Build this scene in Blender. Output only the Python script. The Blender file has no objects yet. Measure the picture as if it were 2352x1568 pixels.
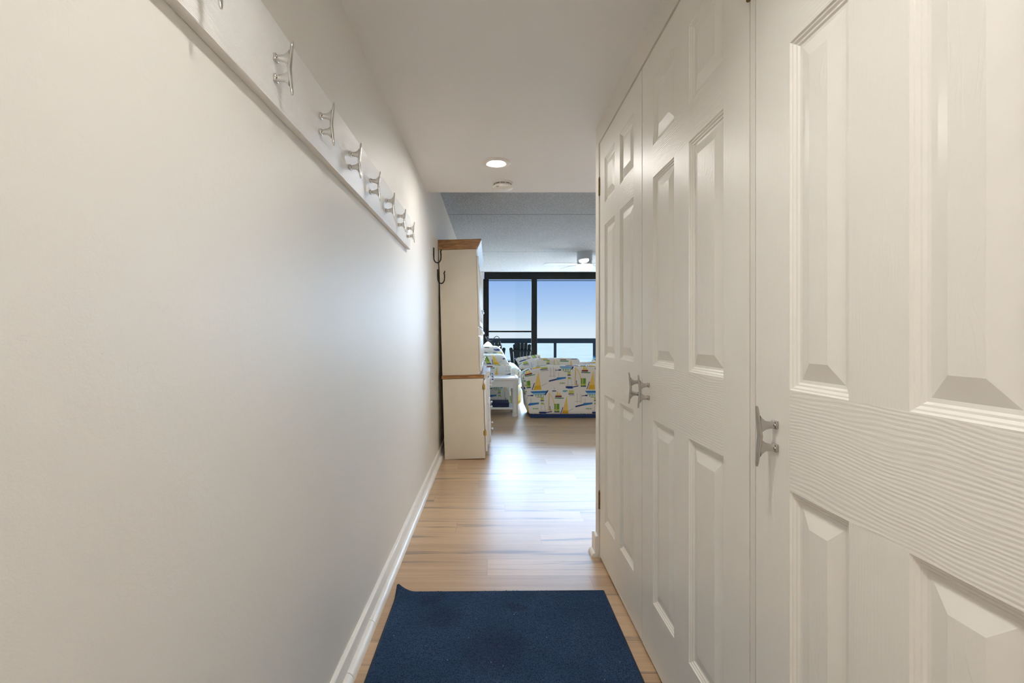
import bpy, bmesh, math, random
import numpy as np
from mathutils import Vector, Matrix, Euler

random.seed(7)
R = math.radians
SC = bpy.context.scene
COL = SC.collection

# ------------------------------------------------------------------ mesh helpers
class MB:
    """collects polygons of one part, then links them as one mesh object"""
    def __init__(self):
        self.v = []; self.f = []; self.mi = []
    def add(self, verts, faces, mi=0):
        b = len(self.v)
        self.v.extend([tuple(p) for p in verts])
        for q in faces:
            self.f.append(tuple(b + i for i in q)); self.mi.append(mi)
        return self
    def box(self, x0, x1, y0, y1, z0, z1, bev=0.0, seg=2, mi=0, mat=None):
        bm = bmesh.new()
        bmesh.ops.create_cube(bm, size=1.0)
        for v in bm.verts:
            v.co = Vector(((x0 + x1) / 2 + v.co.x * (x1 - x0), (y0 + y1) / 2 + v.co.y * (y1 - y0), (z0 + z1) / 2 + v.co.z * (z1 - z0)))
        if bev > 0:
            bmesh.ops.bevel(bm, geom=list(bm.edges), offset=bev, segments=seg, profile=0.5, affect='EDGES')
        return self.take(bm, mi, mat)
    def take(self, bm, mi=0, mat=None):
        if mat is not None:
            bmesh.ops.transform(bm, matrix=mat, verts=list(bm.verts))
        bm.verts.index_update()
        self.add([v.co.copy() for v in bm.verts], [[v.index for v in f.verts] for f in bm.faces], mi)
        bm.free()
        return self
    def loft(self, secs, caps=True, closed=True, mi=0):
        n = len(secs[0]); vs = [p for s in secs for p in s]; fs = []
        for i in range(len(secs) - 1):
            for k in range(n if closed else n - 1):
                a = i * n + k; b = i * n + (k + 1) % n
                fs.append((a, b, b + n, a + n))
        if caps and closed:
            fs.append(tuple(reversed(range(n))))
            fs.append(tuple(range((len(secs) - 1) * n, len(secs) * n)))
        return self.add(vs, fs, mi)
    def lathe(self, prof, c=(0, 0, 0), seg=32, axis='z', mi=0):
        secs = []
        for r, h in prof:
            s = []
            for k in range(seg):
                a = 2 * math.pi * k / seg
                p = (r * math.cos(a), r * math.sin(a), h)
                if axis == 'x': p = (h, r * math.cos(a), r * math.sin(a))
                if axis == 'y': p = (r * math.sin(a), h, r * math.cos(a))
                s.append((c[0] + p[0], c[1] + p[1], c[2] + p[2]))
            secs.append(s)
        return self.loft(secs, mi=mi)
    def tube(self, pts, rad, seg=10, mi=0):
        pts = [Vector(p) for p in pts]; secs = []
        rads = rad if isinstance(rad, (list, tuple)) else [rad] * len(pts)
        ref = None
        for i, p in enumerate(pts):
            t = (pts[min(i + 1, len(pts) - 1)] - pts[max(i - 1, 0)]).normalized()
            if ref is None:
                ref = t.orthogonal().normalized()
            ref = (ref - t * ref.dot(t)).normalized()
            b = t.cross(ref)
            secs.append([p + (ref * math.cos(2 * math.pi * k / seg) + b * math.sin(2 * math.pi * k / seg)) * rads[i] for k in range(seg)])
        return self.loft(secs, mi=mi)
    def prism(self, poly, axis, a, b, mi=0):
        """polygon in the two other axes, pushed along axis from a to b"""
        def P(u, v, w):
            return {'x': (w, u, v), 'y': (u, w, v), 'z': (u, v, w)}[axis]
        return self.loft([[P(u, v, a) for u, v in poly], [P(u, v, b) for u, v in poly]], mi=mi)
    def build(self, name, mats, parent=None, angle=35, smooth=True):
        me = bpy.data.meshes.new(name)
        me.from_pydata(self.v, [], self.f)
        if not isinstance(mats, (list, tuple)): mats = [mats]
        for m in mats: me.materials.append(m)
        bm = bmesh.new(); bm.from_mesh(me)
        bmesh.ops.recalc_face_normals(bm, faces=list(bm.faces))
        bm.to_mesh(me); bm.free()
        me.polygons.foreach_set('material_index', self.mi)
        if smooth:
            me.polygons.foreach_set('use_smooth', [True] * len(me.polygons))
            me.set_sharp_from_angle(angle=R(angle))
        o = bpy.data.objects.new(name, me)
        COL.objects.link(o)
        if parent is not None: o.parent = parent
        return o

def part(name, mesh, parent, loc=(0, 0, 0), rot=(0, 0, 0)):
    o = bpy.data.objects.new(name, mesh); COL.objects.link(o)
    o.parent = parent; o.location = loc; o.rotation_euler = rot
    return o

def tag(o, label, cat, group=None):
    o['label'] = label; o['category'] = cat
    if group: o['group'] = group
    return o

def thing(name, label, cat, loc=(0, 0, 0), rot=(0, 0, 0), group=None):
    o = bpy.data.objects.new(name, None); COL.objects.link(o)
    o.location = loc; o.rotation_euler = rot; o.empty_display_size = 0.1
    return tag(o, label, cat, group)

def struct(o, label=None, cat=None):
    o['kind'] = 'structure'
    if label: o['label'] = label
    if cat: o['category'] = cat
    return o

def kids(o):
    return [c for c in bpy.data.objects if c.parent == o]

def copy_tree(o, parent=None):
    c = o.copy(); COL.objects.link(c)
    if parent is not None: c.parent = parent
    for ch in kids(o):
        copy_tree(ch, c)
    return c

# ------------------------------------------------------------------ material helpers
class NT:
    def __init__(self, name):
        self.m = bpy.data.materials.new(name); self.m.use_nodes = True
        self.t = self.m.node_tree; self.n = self.t.nodes; self.l = self.t.links
        self.b = self.n['Principled BSDF']
        self.out = self.n['Material Output']
    def node(self, kind, **kw):
        x = self.n.new(kind)
        for k, v in kw.items(): setattr(x, k, v)
        return x
    def put(self, sock, val):
        if val is None: return
        if isinstance(val, bpy.types.NodeSocket): self.l.new(val, sock)
        else: sock.default_value = val
    def math(self, op, a, b=None, c=None, clamp=False):
        x = self.node('ShaderNodeMath', operation=op, use_clamp=clamp)
        self.put(x.inputs[0], a); self.put(x.inputs[1], b); self.put(x.inputs[2], c)
        return x.outputs[0]
    def vec(self, x, y, z):
        c = self.node('ShaderNodeCombineXYZ')
        for i, v in enumerate((x, y, z)): self.put(c.inputs[i], v)
        return c.outputs[0]
    def pos(self):
        tc = self.node('ShaderNodeTexCoord'); s = self.node('ShaderNodeSeparateXYZ')
        self.l.new(tc.outputs['Object'], s.inputs[0])
        return tc.outputs['Object'], s.outputs[0], s.outputs[1], s.outputs[2]
    def noise(self, v, scale, detail=3, rough=0.5, dist=0.0):
        x = self.node('ShaderNodeTexNoise')
        self.put(x.inputs['Vector'], v); x.inputs['Scale'].default_value = scale
        x.inputs['Detail'].default_value = detail; x.inputs['Roughness'].default_value = rough
        x.inputs['Distortion'].default_value = dist
        return x.outputs['Fac']
    def white(self, v):
        x = self.node('ShaderNodeTexWhiteNoise', noise_dimensions='3D'); self.put(x.inputs['Vector'], v)
        return x.outputs['Value']
    def rng(self, v, a, b, c=0.0, d=1.0, smooth=True):
        x = self.node('ShaderNodeMapRange', interpolation_type='SMOOTHSTEP' if smooth else 'LINEAR')
        self.put(x.inputs['Value'], v)
        for k, val in zip(('From Min', 'From Max', 'To Min', 'To Max'), (a, b, c, d)): x.inputs[k].default_value = val
        return x.outputs['Result']
    def mix(self, f, a, b, mode='MIX'):
        x = self.node('ShaderNodeMix', data_type='RGBA', blend_type=mode)
        self.put(x.inputs[0], f)
        for s, v in ((x.inputs[6], a), (x.inputs[7], b)):
            if isinstance(v, (tuple, list)): v = tuple(v)[:3] + (1.0,)
            self.put(s, v)
        return x.outputs[2]
    def bump(self, h, strength, dist):
        x = self.node('ShaderNodeBump')
        self.put(x.inputs['Height'], h); x.inputs['Strength'].default_value = strength
        x.inputs['Distance'].default_value = dist
        self.l.new(x.outputs[0], self.b.inputs['Normal'])
    def set(self, color=None, rough=None, metal=None, spec=None, coat=None):
        if color is not None:
            if isinstance(color, (tuple, list)): color = tuple(color)[:3] + (1.0,)
            self.put(self.b.inputs['Base Color'], color)
        if rough is not None: self.put(self.b.inputs['Roughness'], rough)
        if metal is not None: self.put(self.b.inputs['Metallic'], metal)
        if spec is not None: self.put(self.b.inputs['Specular IOR Level'], spec)
        if coat is not None: self.put(self.b.inputs['Coat Weight'], coat)
        return self.m

def simple(name, color, rough=0.5, metal=0.0, spec=0.5, noise_amt=0.06, nscale=30, bump=0.0, bscale=200):
    t = NT(name); p, x, y, z = t.pos()
    n = t.noise(p, nscale, 3)
    f = t.rng(n, 0.3, 0.7, 1 - noise_amt, 1 + noise_amt, False)
    c = t.mix(1.0, color, t.vec(f, f, f), 'MULTIPLY')
    t.set(c, rough, metal, spec)
    if bump: t.bump(t.noise(p, bscale, 2), bump, 0.002)
    return t.m

def emitter(name, color, strength):
    t = NT(name)
    t.b.inputs['Base Color'].default_value = tuple(color) + (1,)
    t.b.inputs['Emission Color'].default_value = tuple(color) + (1,)
    t.b.inputs['Emission Strength'].default_value = strength
    return t.m

# painted walls: eggshell paint with roller stipple and a few scuffs
def wall_paint(name, color, rough=0.42, scuffs=False, spec=0.5):
    t = NT(name); p, x, y, z = t.pos()
    big = t.noise(p, 1.3, 2); f = t.rng(big, 0.3, 0.7, 0.975, 1.02, False)
    c = t.mix(1.0, color, t.vec(f, f, f), 'MULTIPLY')
    h = t.math('ADD', t.math('MULTIPLY', t.noise(p, 420, 2), 0.5), t.noise(p, 90, 3))
    if scuffs:
        # short slanted hairline scratches, only inside sparse patches
        sv = t.vec(x, t.math('ADD', t.math('MULTIPLY', y, 1.0), t.math('MULTIPLY', z, 0.6)), t.math('SUBTRACT', z, t.math('MULTIPLY', y, 0.5)))
        w = t.noise(t.vec(0.0, t.math('MULTIPLY', y, 3.0), t.math('MULTIPLY', z, 3.0)), 6.0, 2, 0.5, 0.6)
        line = t.rng(t.math('ABSOLUTE', t.math('SUBTRACT', w, 0.5)), 0.0, 0.0035, 1.0, 0.0)
        patch = t.rng(t.noise(sv, 2.7, 1), 0.57, 0.64, 0.0, 1.0)
        patch2 = t.rng(t.noise(sv, 11.0, 1), 0.5, 0.62, 0.0, 1.0)
        s = t.math('MULTIPLY', t.math('MULTIPLY', line, patch), patch2)
        c = t.mix(t.math('MULTIPLY', s, 0.32), c, (0.35, 0.3, 0.26))
    t.set(c, rough, 0, spec)
    t.bump(h, 0.13, 0.0025)
    return t.m

M = {}
M['wall'] = wall_paint('hall_wall_paint', (0.76, 0.735, 0.683), 0.50, True)
M['wall_plain'] = wall_paint('plain_wall_paint', (0.78, 0.75, 0.70), 0.5)
M['trim'] = simple('trim_paint', (0.82, 0.80, 0.76), 0.35, nscale=12, noise_amt=0.03, bump=0.05, bscale=60)
M['ceiling'] = wall_paint('smooth_ceiling_paint', (0.87, 0.87, 0.87), 0.55, spec=0.5)

# popcorn ceiling with its board joints
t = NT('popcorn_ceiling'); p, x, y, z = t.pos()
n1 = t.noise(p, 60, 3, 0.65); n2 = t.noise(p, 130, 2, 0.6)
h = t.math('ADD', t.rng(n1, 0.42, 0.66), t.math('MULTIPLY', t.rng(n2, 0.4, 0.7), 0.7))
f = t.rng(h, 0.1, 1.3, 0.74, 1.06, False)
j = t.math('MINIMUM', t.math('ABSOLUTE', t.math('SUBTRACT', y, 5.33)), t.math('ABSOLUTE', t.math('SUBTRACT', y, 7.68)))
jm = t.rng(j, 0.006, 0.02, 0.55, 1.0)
c = t.mix(1.0, t.mix(1.0, (0.84, 0.885, 0.93), t.vec(f, f, f), 'MULTIPLY'), t.vec(jm, jm, jm), 'MULTIPLY')  # daylight's blue cast and shade between bumps are put into the paint
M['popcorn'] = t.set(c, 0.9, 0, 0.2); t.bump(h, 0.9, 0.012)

# vinyl plank floor, boards lie across the hall
t = NT('vinyl_planks'); p, x, y, z = t.pos()
W = 0.1635; L = 1.22; Y0 = 2.244 - 20 * W
yy = t.math('DIVIDE', t.math('SUBTRACT', y, Y0), W)
row = t.math('FLOOR', yy); fy = t.math('FRACT', yy)
off = t.math('FRACT', t.math('MULTIPLY', row, 0.383))
c0 = (0.02 / L - (20 * 0.383) % 1.0) + 3.0
xx = t.math('ADD', t.math('ADD', t.math('DIVIDE', x, L), off), c0)
colm = t.math('FLOOR', xx); fx = t.math('FRACT', xx)
pid = t.white(t.vec(row, colm, 3.7))
pid2 = t.white(t.vec(colm, row, 9.1))
gv = t.vec(t.math('MULTIPLY', x, 1.6), t.math('MULTIPLY', y, 34.0), t.math('MULTIPLY', pid, 40.0))
grain = t.noise(gv, 1.0, 5, 0.6, 0.4)
fine = t.noise(t.vec(t.math('MULTIPLY', x, 12.0), t.math('MULTIPLY', y, 260.0), pid), 1.0, 2)
sv = t.vec(t.math('MULTIPLY', x, 0.9), t.math('MULTIPLY', y, 15.0), t.math('MULTIPLY', pid2, 60.0))
st = t.noise(sv, 1.0, 3, 0.55, 0.9)
lines = t.noise(t.vec(t.math('MULTIPLY', x, 2.0), t.math('MULTIPLY', y, 150.0), pid2), 1.0, 3)
streak = t.math('MULTIPLY', t.rng(st, 0.565, 0.70), t.rng(lines, 0.32, 0.55, 0.35, 1.0))
tone = t.math('ADD', t.math('MULTIPLY', pid, 0.35), t.math('MULTIPLY', grain, 0.75))
base = t.mix(t.rng(tone, 0.25, 0.85), (0.40, 0.245, 0.125), (0.63, 0.435, 0.25))
base = t.mix(t.math('MULTIPLY', t.rng(fine, 0.35, 0.7), 0.22), base, (0.42, 0.29, 0.18))
base = t.mix(t.math('MULTIPLY', streak, 0.82), base, (0.115, 0.078, 0.058))
ey = t.math('MINIMUM', fy, t.math('SUBTRACT', 1.0, fy)); ex = t.math('MINIMUM', fx, t.math('SUBTRACT', 1.0, fx))
seam = t.math('MINIMUM', t.math('MULTIPLY', ey, W), t.math('MULTIPLY', ex, L))
sm = t.rng(seam, 0.0004, 0.0016, 1.0, 0.0)
base = t.mix(t.math('MULTIPLY', sm, 0.5), base, (0.16, 0.10, 0.06))
M['floor'] = t.set(base, t.rng(fine, 0.3, 0.7, 0.37, 0.44), 0, 0.9, 0.55)
t.b.inputs['Coat Roughness'].default_value = 0.34; t.b.inputs['Coat IOR'].default_value = 1.6
t.bump(t.math('SUBTRACT', t.math('MULTIPLY', fine, 0.15), sm), 0.12, 0.001)

# moulded door skins: vertical grain, horizontal grain, smooth mouldings
def door_skin(name, mode):
    t = NT(name); p, x, y, z = t.pos()
    big = t.noise(p, 2.0, 2)
    f = t.rng(big, 0.3, 0.7, 0.985, 1.015, False)
    c = t.mix(1.0, (0.84, 0.82, 0.765), t.vec(f, f, f), 'MULTIPLY')
    # tiny chips in the paint
    ch = t.math('MULTIPLY', t.rng(t.noise(t.vec(0.0, t.math('MULTIPLY', y, 1.0), t.math('MULTIPLY', z, 0.55)), 55, 1), 0.80, 0.83), t.rng(t.noise(p, 3.0, 1), 0.5, 0.6))
    c = t.mix(t.math('MULTIPLY', ch, 0.7), c, (0.42, 0.2, 0.08))
    a, b = (y, z) if mode == 'v' else (z, y)      # a: across the grain, b: along it
    wob = t.noise(t.vec(t.math('MULTIPLY', a, 9.0), t.math('MULTIPLY', b, 3.2), 0.0), 1.0, 2)
    ph = t.math('ADD', t.math('MULTIPLY', a, 1000.0), t.math('MULTIPLY', wob, 46.0 if mode == 'h' else 20.0))
    s1 = t.math('SINE', ph)
    amp = t.noise(t.vec(t.math('MULTIPLY', a, 60.0), t.math('MULTIPLY', b, 7.0), 4.0), 1.0, 2)
    pores = t.noise(t.vec(t.math('MULTIPLY', a, 700.0), t.math('MULTIPLY', b, 22.0), 0.0), 1.0, 2)
    if mode == 'h':
        h = t.math('ADD', t.math('MULTIPLY', s1, t.rng(amp, 0.25, 0.7, 0.25, 0.9)), t.math('MULTIPLY', pores, 1.3))
        st = 0.125
    elif mode == 'v':
        h = t.math('ADD', t.math('MULTIPLY', s1, 0.12), pores); st = 0.16
    else:
        cath = t.noise(t.vec(t.math('MULTIPLY', y, 13.0), t.math('MULTIPLY', z, 2.6), 1.0), 1.0, 2, 0.5, 0.5)
        arc = t.rng(t.math('SINE', t.math('MULTIPLY', cath, 95.0)), 0.55, 1.0)
        h = t.math('ADD', t.math('MULTIPLY', arc, 0.7), t.noise(p, 160, 2)); st = 0.14
    t.set(c, 0.36, 0, 0.5); t.bump(h, st, 0.0022)
    return t.m
M['door_v'] = door_skin('door_skin_stile', 'v')
M['door_h'] = door_skin('door_skin_rail', 'h')
M['door_p'] = door_skin('door_skin_panel', 'p')
M['door_m'] = simple('door_moulding_paint', (0.84, 0.82, 0.765), 0.34, noise_amt=0.01)

# coat board: white paint over brushed grain
t = NT('coat_board_paint'); p, x, y, z = t.pos()
wob = t.noise(t.vec(0.0, t.math('MULTIPLY', y, 3.0), t.math('MULTIPLY', z, 10.0)), 1.0, 2)
s1 = t.math('SINE', t.math('ADD', t.math('MULTIPLY', z, 2300.0), t.math('MULTIPLY', wob, 40.0)))
g = t.math('ADD', t.math('MULTIPLY', s1, 0.35), t.noise(t.vec(0.0, t.math('MULTIPLY', y, 26.0), t.math('MULTIPLY', z, 620.0)), 1.0, 2))
M['board'] = t.set((0.92, 0.91, 0.89), 0.34, 0, 0.5); t.bump(g, 0.42, 0.0018)

M['chrome'] = simple('polished_chrome', (0.70, 0.69, 0.67), 0.10, 1.0, noise_amt=0.02)
M['nickel'] = simple('brushed_nickel', (0.50, 0.48, 0.46), 0.27, 1.0, noise_amt=0.04)
M['screw'] = simple('screw_metal', (0.45, 0.42, 0.38), 0.25, 1.0)
M['bronze'] = simple('aged_hinge_bronze', (0.20, 0.12, 0.05), 0.35, 1.0, noise_amt=0.25, nscale=120)
M['brass'] = simple('bright_brass', (0.75, 0.50, 0.14), 0.25, 1.0)
M['iron'] = simple('black_wrought_iron', (0.012, 0.011, 0.010), 0.5, 0.3, noise_amt=0.3, nscale=80)
M['black'] = simple('black_aluminium', (0.007, 0.007, 0.007), 0.5, 0.0, 0.15)
M['cream'] = simple('cream_cabinet_side', (0.72, 0.66, 0.545), 0.45, noise_amt=0.02, nscale=8)
M['white_gloss'] = simple('white_gloss_paint', (0.84, 0.85, 0.86), 0.22, noise_amt=0.02)
M['white_wash'] = simple('whitewashed_rattan', (0.80, 0.81, 0.82), 0.3, noise_amt=0.04, nscale=60)
M['white_plastic'] = simple('white_plastic', (0.82, 0.80, 0.76), 0.4, noise_amt=0.02)
M['fan_white'] = simple('fan_enamel', (0.52, 0.55, 0.58), 0.4, noise_amt=0.02)
M['navy_cloth'] = simple('navy_cloth', (0.012, 0.022, 0.075), 0.8, noise_amt=0.15, nscale=90, bump=0.2)
M['navy_plinth'] = simple('navy_base_fabric', (0.006, 0.032, 0.13), 0.7, noise_amt=0.15, nscale=25)
M['chair_green'] = simple('dark_green_chair_paint', (0.0022, 0.0032, 0.0032), 0.7, 0.0, 0.05, noise_amt=0.15)
M['rail'] = simple('dark_teal_rail_paint', (0.0010, 0.0022, 0.0034), 0.7, 0.0, 0.05, noise_amt=0.12)
M['deck'] = simple('balcony_concrete', (0.72, 0.72, 0.72), 0.8, noise_amt=0.10, nscale=6)
M['blue_bead'] = simple('blue_glass_bead', (0.02, 0.10, 0.42), 0.15, noise_amt=0.05)
M['white_bead'] = simple('white_glass_bead', (0.85, 0.88, 0.92), 0.15, noise_amt=0.02)
M['crystal'] = simple('clear_crystal_knob', (0.85, 0.90, 0.95), 0.08, noise_amt=0.02)
M['ink'] = simple('printed_black_ink', (0.02, 0.02, 0.02), 0.6)
M['dark_gap'] = simple('closet_shade_board', (0.05, 0.045, 0.04), 0.9)
M['lamp_lens'] = emitter('downlight_lens', (1.0, 0.955, 0.90), 325.0)
M['entry_lens'] = emitter('entry_downlight_lens', (1.0, 0.97, 0.93), 275.0)
M['dome'] = emitter('fill_dome_glass', (1.0, 0.97, 0.935), 21.0)
M['baffle'] = simple('grey_can_enamel', (0.35, 0.35, 0.35), 0.5)
M['fan_lens'] = emitter('fan_light_glass', (1.0, 0.92, 0.80), 5.0)
M['bulb'] = emitter('lamp_shade_glow', (1.0, 0.80, 0.58), 5.0)
M['spot_bulb'] = emitter('reading_bulb_glow', (1.0, 0.85, 0.65), 350.0)

# oak
t = NT('stained_oak'); p, x, y, z = t.pos()
g = t.noise(t.vec(t.math('MULTIPLY', x, 9.0), t.math('MULTIPLY', y, 9.0), t.math('MULTIPLY', z, 70.0)), 1.0, 4, 0.6, 0.8)
M['oak'] = t.set(t.mix(t.rng(g, 0.3, 0.7), (0.20, 0.085, 0.025), (0.47, 0.23, 0.075)), 0.35, 0, 0.5)

# navy mat pile
t = NT('navy_mat_pile'); p, x, y, z = t.pos()
n = t.noise(p, 400, 2, 0.75); blot = t.noise(p, 4.2, 2)
wobx = t.math('ADD', x, t.math('MULTIPLY', t.math('SUBTRACT', t.noise(p, 14, 2), 0.5), 0.10))
woby = t.math('ADD', y, t.math('MULTIPLY', t.math('SUBTRACT', t.noise(t.vec(y, x, 5.0), 14, 2), 0.5), 0.10))
stain = 0.0
for sx_, sy_, sr_ in ((-.225, .500, .085), (.062, .568, .035), (-.03, .300, .13), (-.28, .62, .06)):
    dd = t.math('SQRT', t.math('ADD', t.math('POWER', t.math('SUBTRACT', wobx, sx_), 2.0), t.math('POWER', t.math('SUBTRACT', woby, sy_), 2.0)))
    stain = t.math('MAXIMUM', stain, t.rng(dd, sr_ * .35, sr_ * 1.25, 1.0, 0.0))
c = t.mix(t.rng(n, 0.34, 0.66), (0.006, 0.014, 0.042), (0.072, 0.135, 0.27))
c = t.mix(t.math('MULTIPLY', t.rng(blot, 0.35, 0.65), 0.35), c, (0.012, 0.040, 0.085))
c = t.mix(t.math('MULTIPLY', stain, 0.30), c, (0.014, 0.014, 0.022))
lint = t.rng(t.white(t.vec(t.math('FLOOR', t.math('MULTIPLY', x, 300.0)), t.math('FLOOR', t.math('MULTIPLY', y, 300.0)), 1.0)), 0.9995, 0.9998)
c = t.mix(t.math('MULTIPLY', lint, 0.6), c, (0.5, 0.55, 0.6))
M['mat'] = t.set(c, 0.95, 0, 0.15); t.bump(n, 0.9, 0.006)
M['mat_edge'] = simple('navy_mat_binding', (0.016, 0.030, 0.060), 0.8, noise_amt=0.3, nscale=300, bump=0.5, bscale=400)

# window glass: clear pane with a weak mirror
t = NT('window_glass')
tr = t.node('ShaderNodeBsdfTransparent'); tr.inputs[0].default_value = (0.97, 0.985, 0.985, 1)
gl = t.node('ShaderNodeBsdfGlossy'); gl.inputs['Roughness'].default_value = 0.0
lw = t.node('ShaderNodeLayerWeight'); lw.inputs[0].default_value = 0.12
mx = t.node('ShaderNodeMixShader')
t.l.new(t.math('MULTIPLY', lw.outputs['Fresnel'], 0.1), mx.inputs[0]); t.l.new(tr.outputs[0], mx.inputs[1]); t.l.new(gl.outputs[0], mx.inputs[2])
t.l.new(mx.outputs[0], t.out.inputs[0]); t.n.remove(t.b)
M['glass'] = t.m

# sea
t = NT('sea_water'); p, x, y, z = t.pos()
w = t.noise(t.vec(t.math('MULTIPLY', x, 0.02), t.math('MULTIPLY', y, 0.11), 0.0), 1.0, 5, 0.6)
c = t.mix(t.rng(w, 0.35, 0.65), (0.029, 0.033, 0.034), (0.041, 0.043, 0.041))
df = t.node('ShaderNodeBsdfDiffuse'); t.put(df.inputs[0], c); t.l.new(df.outputs[0], t.out.inputs[0]); t.n.remove(t.b)
M['sea'] = t.m

# fabric: colours come from the printed pattern stored on the mesh
t = NT('sailboat_print_cotton')
at = t.node('ShaderNodeAttribute'); at.attribute_name = 'print'
p, x, y, z = t.pos()
M['fabric'] = t.set(at.outputs['Color'], 0.85, 0, 0.2); t.bump(t.noise(p, 500, 2), 0.15, 0.002)

# ------------------------------------------------------------------ sailboat print
def s2l(*c):
    return np.array([(v / 255 / 12.92) if v / 255 <= 0.04045 else ((v / 255 + 0.055) / 1.055) ** 2.4 for v in c])
WHITE = s2l(236, 234, 230); NAVY = s2l(38, 58, 120); BLUE = s2l(52, 118, 190); LBLUE = s2l(150, 196, 225)
YEL = s2l(236, 202, 110); DYEL = s2l(222, 178, 60); GRN = s2l(104, 152, 66); LIME = s2l(196, 200, 104)
RED = s2l(120, 40, 45); TEAL = s2l(70, 160, 150); GREY = s2l(182, 184, 186); SEAG = s2l(58, 140, 90)
FONT = {'B': ['110', '101', '110', '101', '110'], 'O': ['111', '101', '101', '101', '111'],
        'A': ['010', '101', '111', '101', '101'], 'T': ['111', '010', '010', '010', '010']}

def print_color(u, v):
    """u to the right, v downward, in metres; returns linear rgb rows"""
    k = 1.0 / 0.001114
    u = np.asarray(u) * k; v = np.asarray(v) * k
    out = np.tile(WHITE, (len(u), 1))
    Wd, Hd = 635.0, 612.0
    jj = np.floor(v / (Hd / 2)); vb = v - jj * (Hd / 2)
    ub = u - jj * (Wd / 2); ub = ub - np.floor(ub / Wd) * Wd
    def paint(mask, col): out[mask] = col
    def band(px, py, x0, y0, x1, y1, w):
        dx, dy = x1 - x0, y1 - y0; L2 = dx * dx + dy * dy
        tt = np.clip(((px - x0) * dx + (py - y0) * dy) / L2, 0, 1)
        return np.hypot(px - x0 - tt * dx, py - y0 - tt * dy) < w
    def tri(px, py, a, b, c):
        s = []
        for (p, q) in ((a, b), (b, c), (c, a)):
            s.append((q[0] - p[0]) * (py - p[1]) - (q[1] - p[1]) * (px - p[0]))
        return ((s[0] >= 0) & (s[1] >= 0) & (s[2] >= 0)) | ((s[0] <= 0) & (s[1] <= 0) & (s[2] <= 0))
    for j in range(-2, 2):
        for i in (-2, -1, 0, 1, 2):
            px = ub - i * Wd - j * Wd / 2; py = vb - j * Hd / 2
            if not ((px > -230) & (px < 460) & (py > -40) & (py < 330)).any(): continue
            # faint pencil rigging
            for (a, b, c, d) in ((-95, 30, -95, 140), (-60, 20, -60, 140), (-40, 40, -45, 150), (0, 90, 0, 140), (115, 175, 110, 240), (150, 165, 160, 240), (-120, 130, -40, 130), (205, 40, 205, 235), (-55, 265, -52, 300), (80, 240, 180, 235)):
                paint(band(px, py, a, b, c, d, 2.2), GREY)
            paint(band(px, py, 440, 240, 490, 215, 3), GREY)
            # big yellow sail
            m = tri(px, py, (415, 62), (352, 290), (438, 290)); paint(m, YEL)
            paint(m & (py > 235), DYEL)
            # hull with the word on it
            m = (py > -2) & (py < 46) & (px > 0 + py * 0.7) & (px < 178 - py * 0.3); paint(m, LBLUE); paint(m & (py < 22), BLUE)
            paint(band(px, py, 186, -2, 158, 46, 7), NAVY)
            for q, chx in enumerate('BOAT'):
                cell = 5.6; x0 = 50 + q * 27; y0 = 40
                cx = np.floor((px - x0) / cell).astype(int); cy = np.floor((py - y0) / cell).astype(int)
                for ry in range(5):
                    for rx in range(3):
                        if FONT[chx][ry][rx] == '1': paint((cx == rx) & (cy == ry), GRN)
            paint(band(px, py, 65, 76, 140, 76, 3), SEAG)
            # arrow
            paint(band(px, py, -38, 60, 8, 56, 4), NAVY); paint(band(px, py, 6, 56, 22, 55, 9), NAVY)
            # square flag with bar and scribble
            paint((px > -196) & (px < -134) & (py > -4) & (py < 34), LIME)
            paint((px > -202) & (px < -132) & (py >= 34) & (py < 44), NAVY)
            paint((px > -190) & (px < -125) & (py > 52) & (py < 60) & (np.sin(px * 0.6) > -0.2), NAVY)
            # slim two-tone hull
            paint(band(px, py, -110, 188, -20, 166, 9), NAVY)
            m = (px > -22) & (px < 88) & (py > 146 - (px + 22) * 0.06) & (py < 178 - (px + 22) * 0.18); paint(m, BLUE)
            # little flags
            paint((px > 108) & (px < 142) & (py > 80) & (py < 112), LIME); paint((px > 106) & (px < 144) & (py >= 112) & (py < 124), NAVY)
            paint((px > 110) & (px < 140) & (py > 144) & (py < 152), SEAG); paint((px > 108) & (px < 152) & (py >= 152) & (py < 166), LIME)
            # curved yellow sail line and mast
            for a, b, c, d in ((202, 28, 235, 70), (235, 70, 255, 115), (255, 115, 265, 165), (202, 28, 192, 230)):
                paint(band(px, py, a, b, c, d, 4.5), YEL)
            paint(band(px, py, 212, 185, 215, 235, 4), NAVY); paint(band(px, py, 190, 228, 240, 232, 4), DYEL)
            # green bale
            m = (px > 265) & (px < 326) & (py > 155) & (py < 250); paint(m, GRN); paint(m & (np.abs(px - 288) < 6), LIME); paint(m & (py > 222) & (py < 238), LIME)
            paint((px > 266) & (px < 330) & (py >= 248) & (py < 258), NAVY)
            paint(band(px, py, 368, 200, 340, 282, 4.5), NAVY)
            # red and green ship
            m = tri(px, py, (305, -10), (288, 55), (318, 55)) | tri(px, py, (325, 10), (322, 55), (345, 55)); paint(m, YEL)
            paint(band(px, py, 285, 66, 345, 66, 10), RED); paint(band(px, py, 275, 86, 375, 88, 6), SEAG)
            # blue hull
            paint(band(px, py, 95, 262, 160, 262, 12), NAVY); paint(band(px, py, 160, 262, 232, 248, 6), NAVY); paint(band(px, py, 110, 276, 170, 276, 4), BLUE)
            # small boat, squiggles, teal flag
            paint(band(px, py, -72, 308, -34, 308, 6), NAVY)
            paint((px > 8) & (px < 80) & (py > 206) & (py < 222) & (np.sin(px * 0.33) > -0.3), GRN)
            paint((px > 368) & (px < 424) & (py > -6) & (py < 5), TEAL); paint((px > 368) & (px < 410) & (py >= 5) & (py < 16), LBLUE)
    return out

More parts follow.
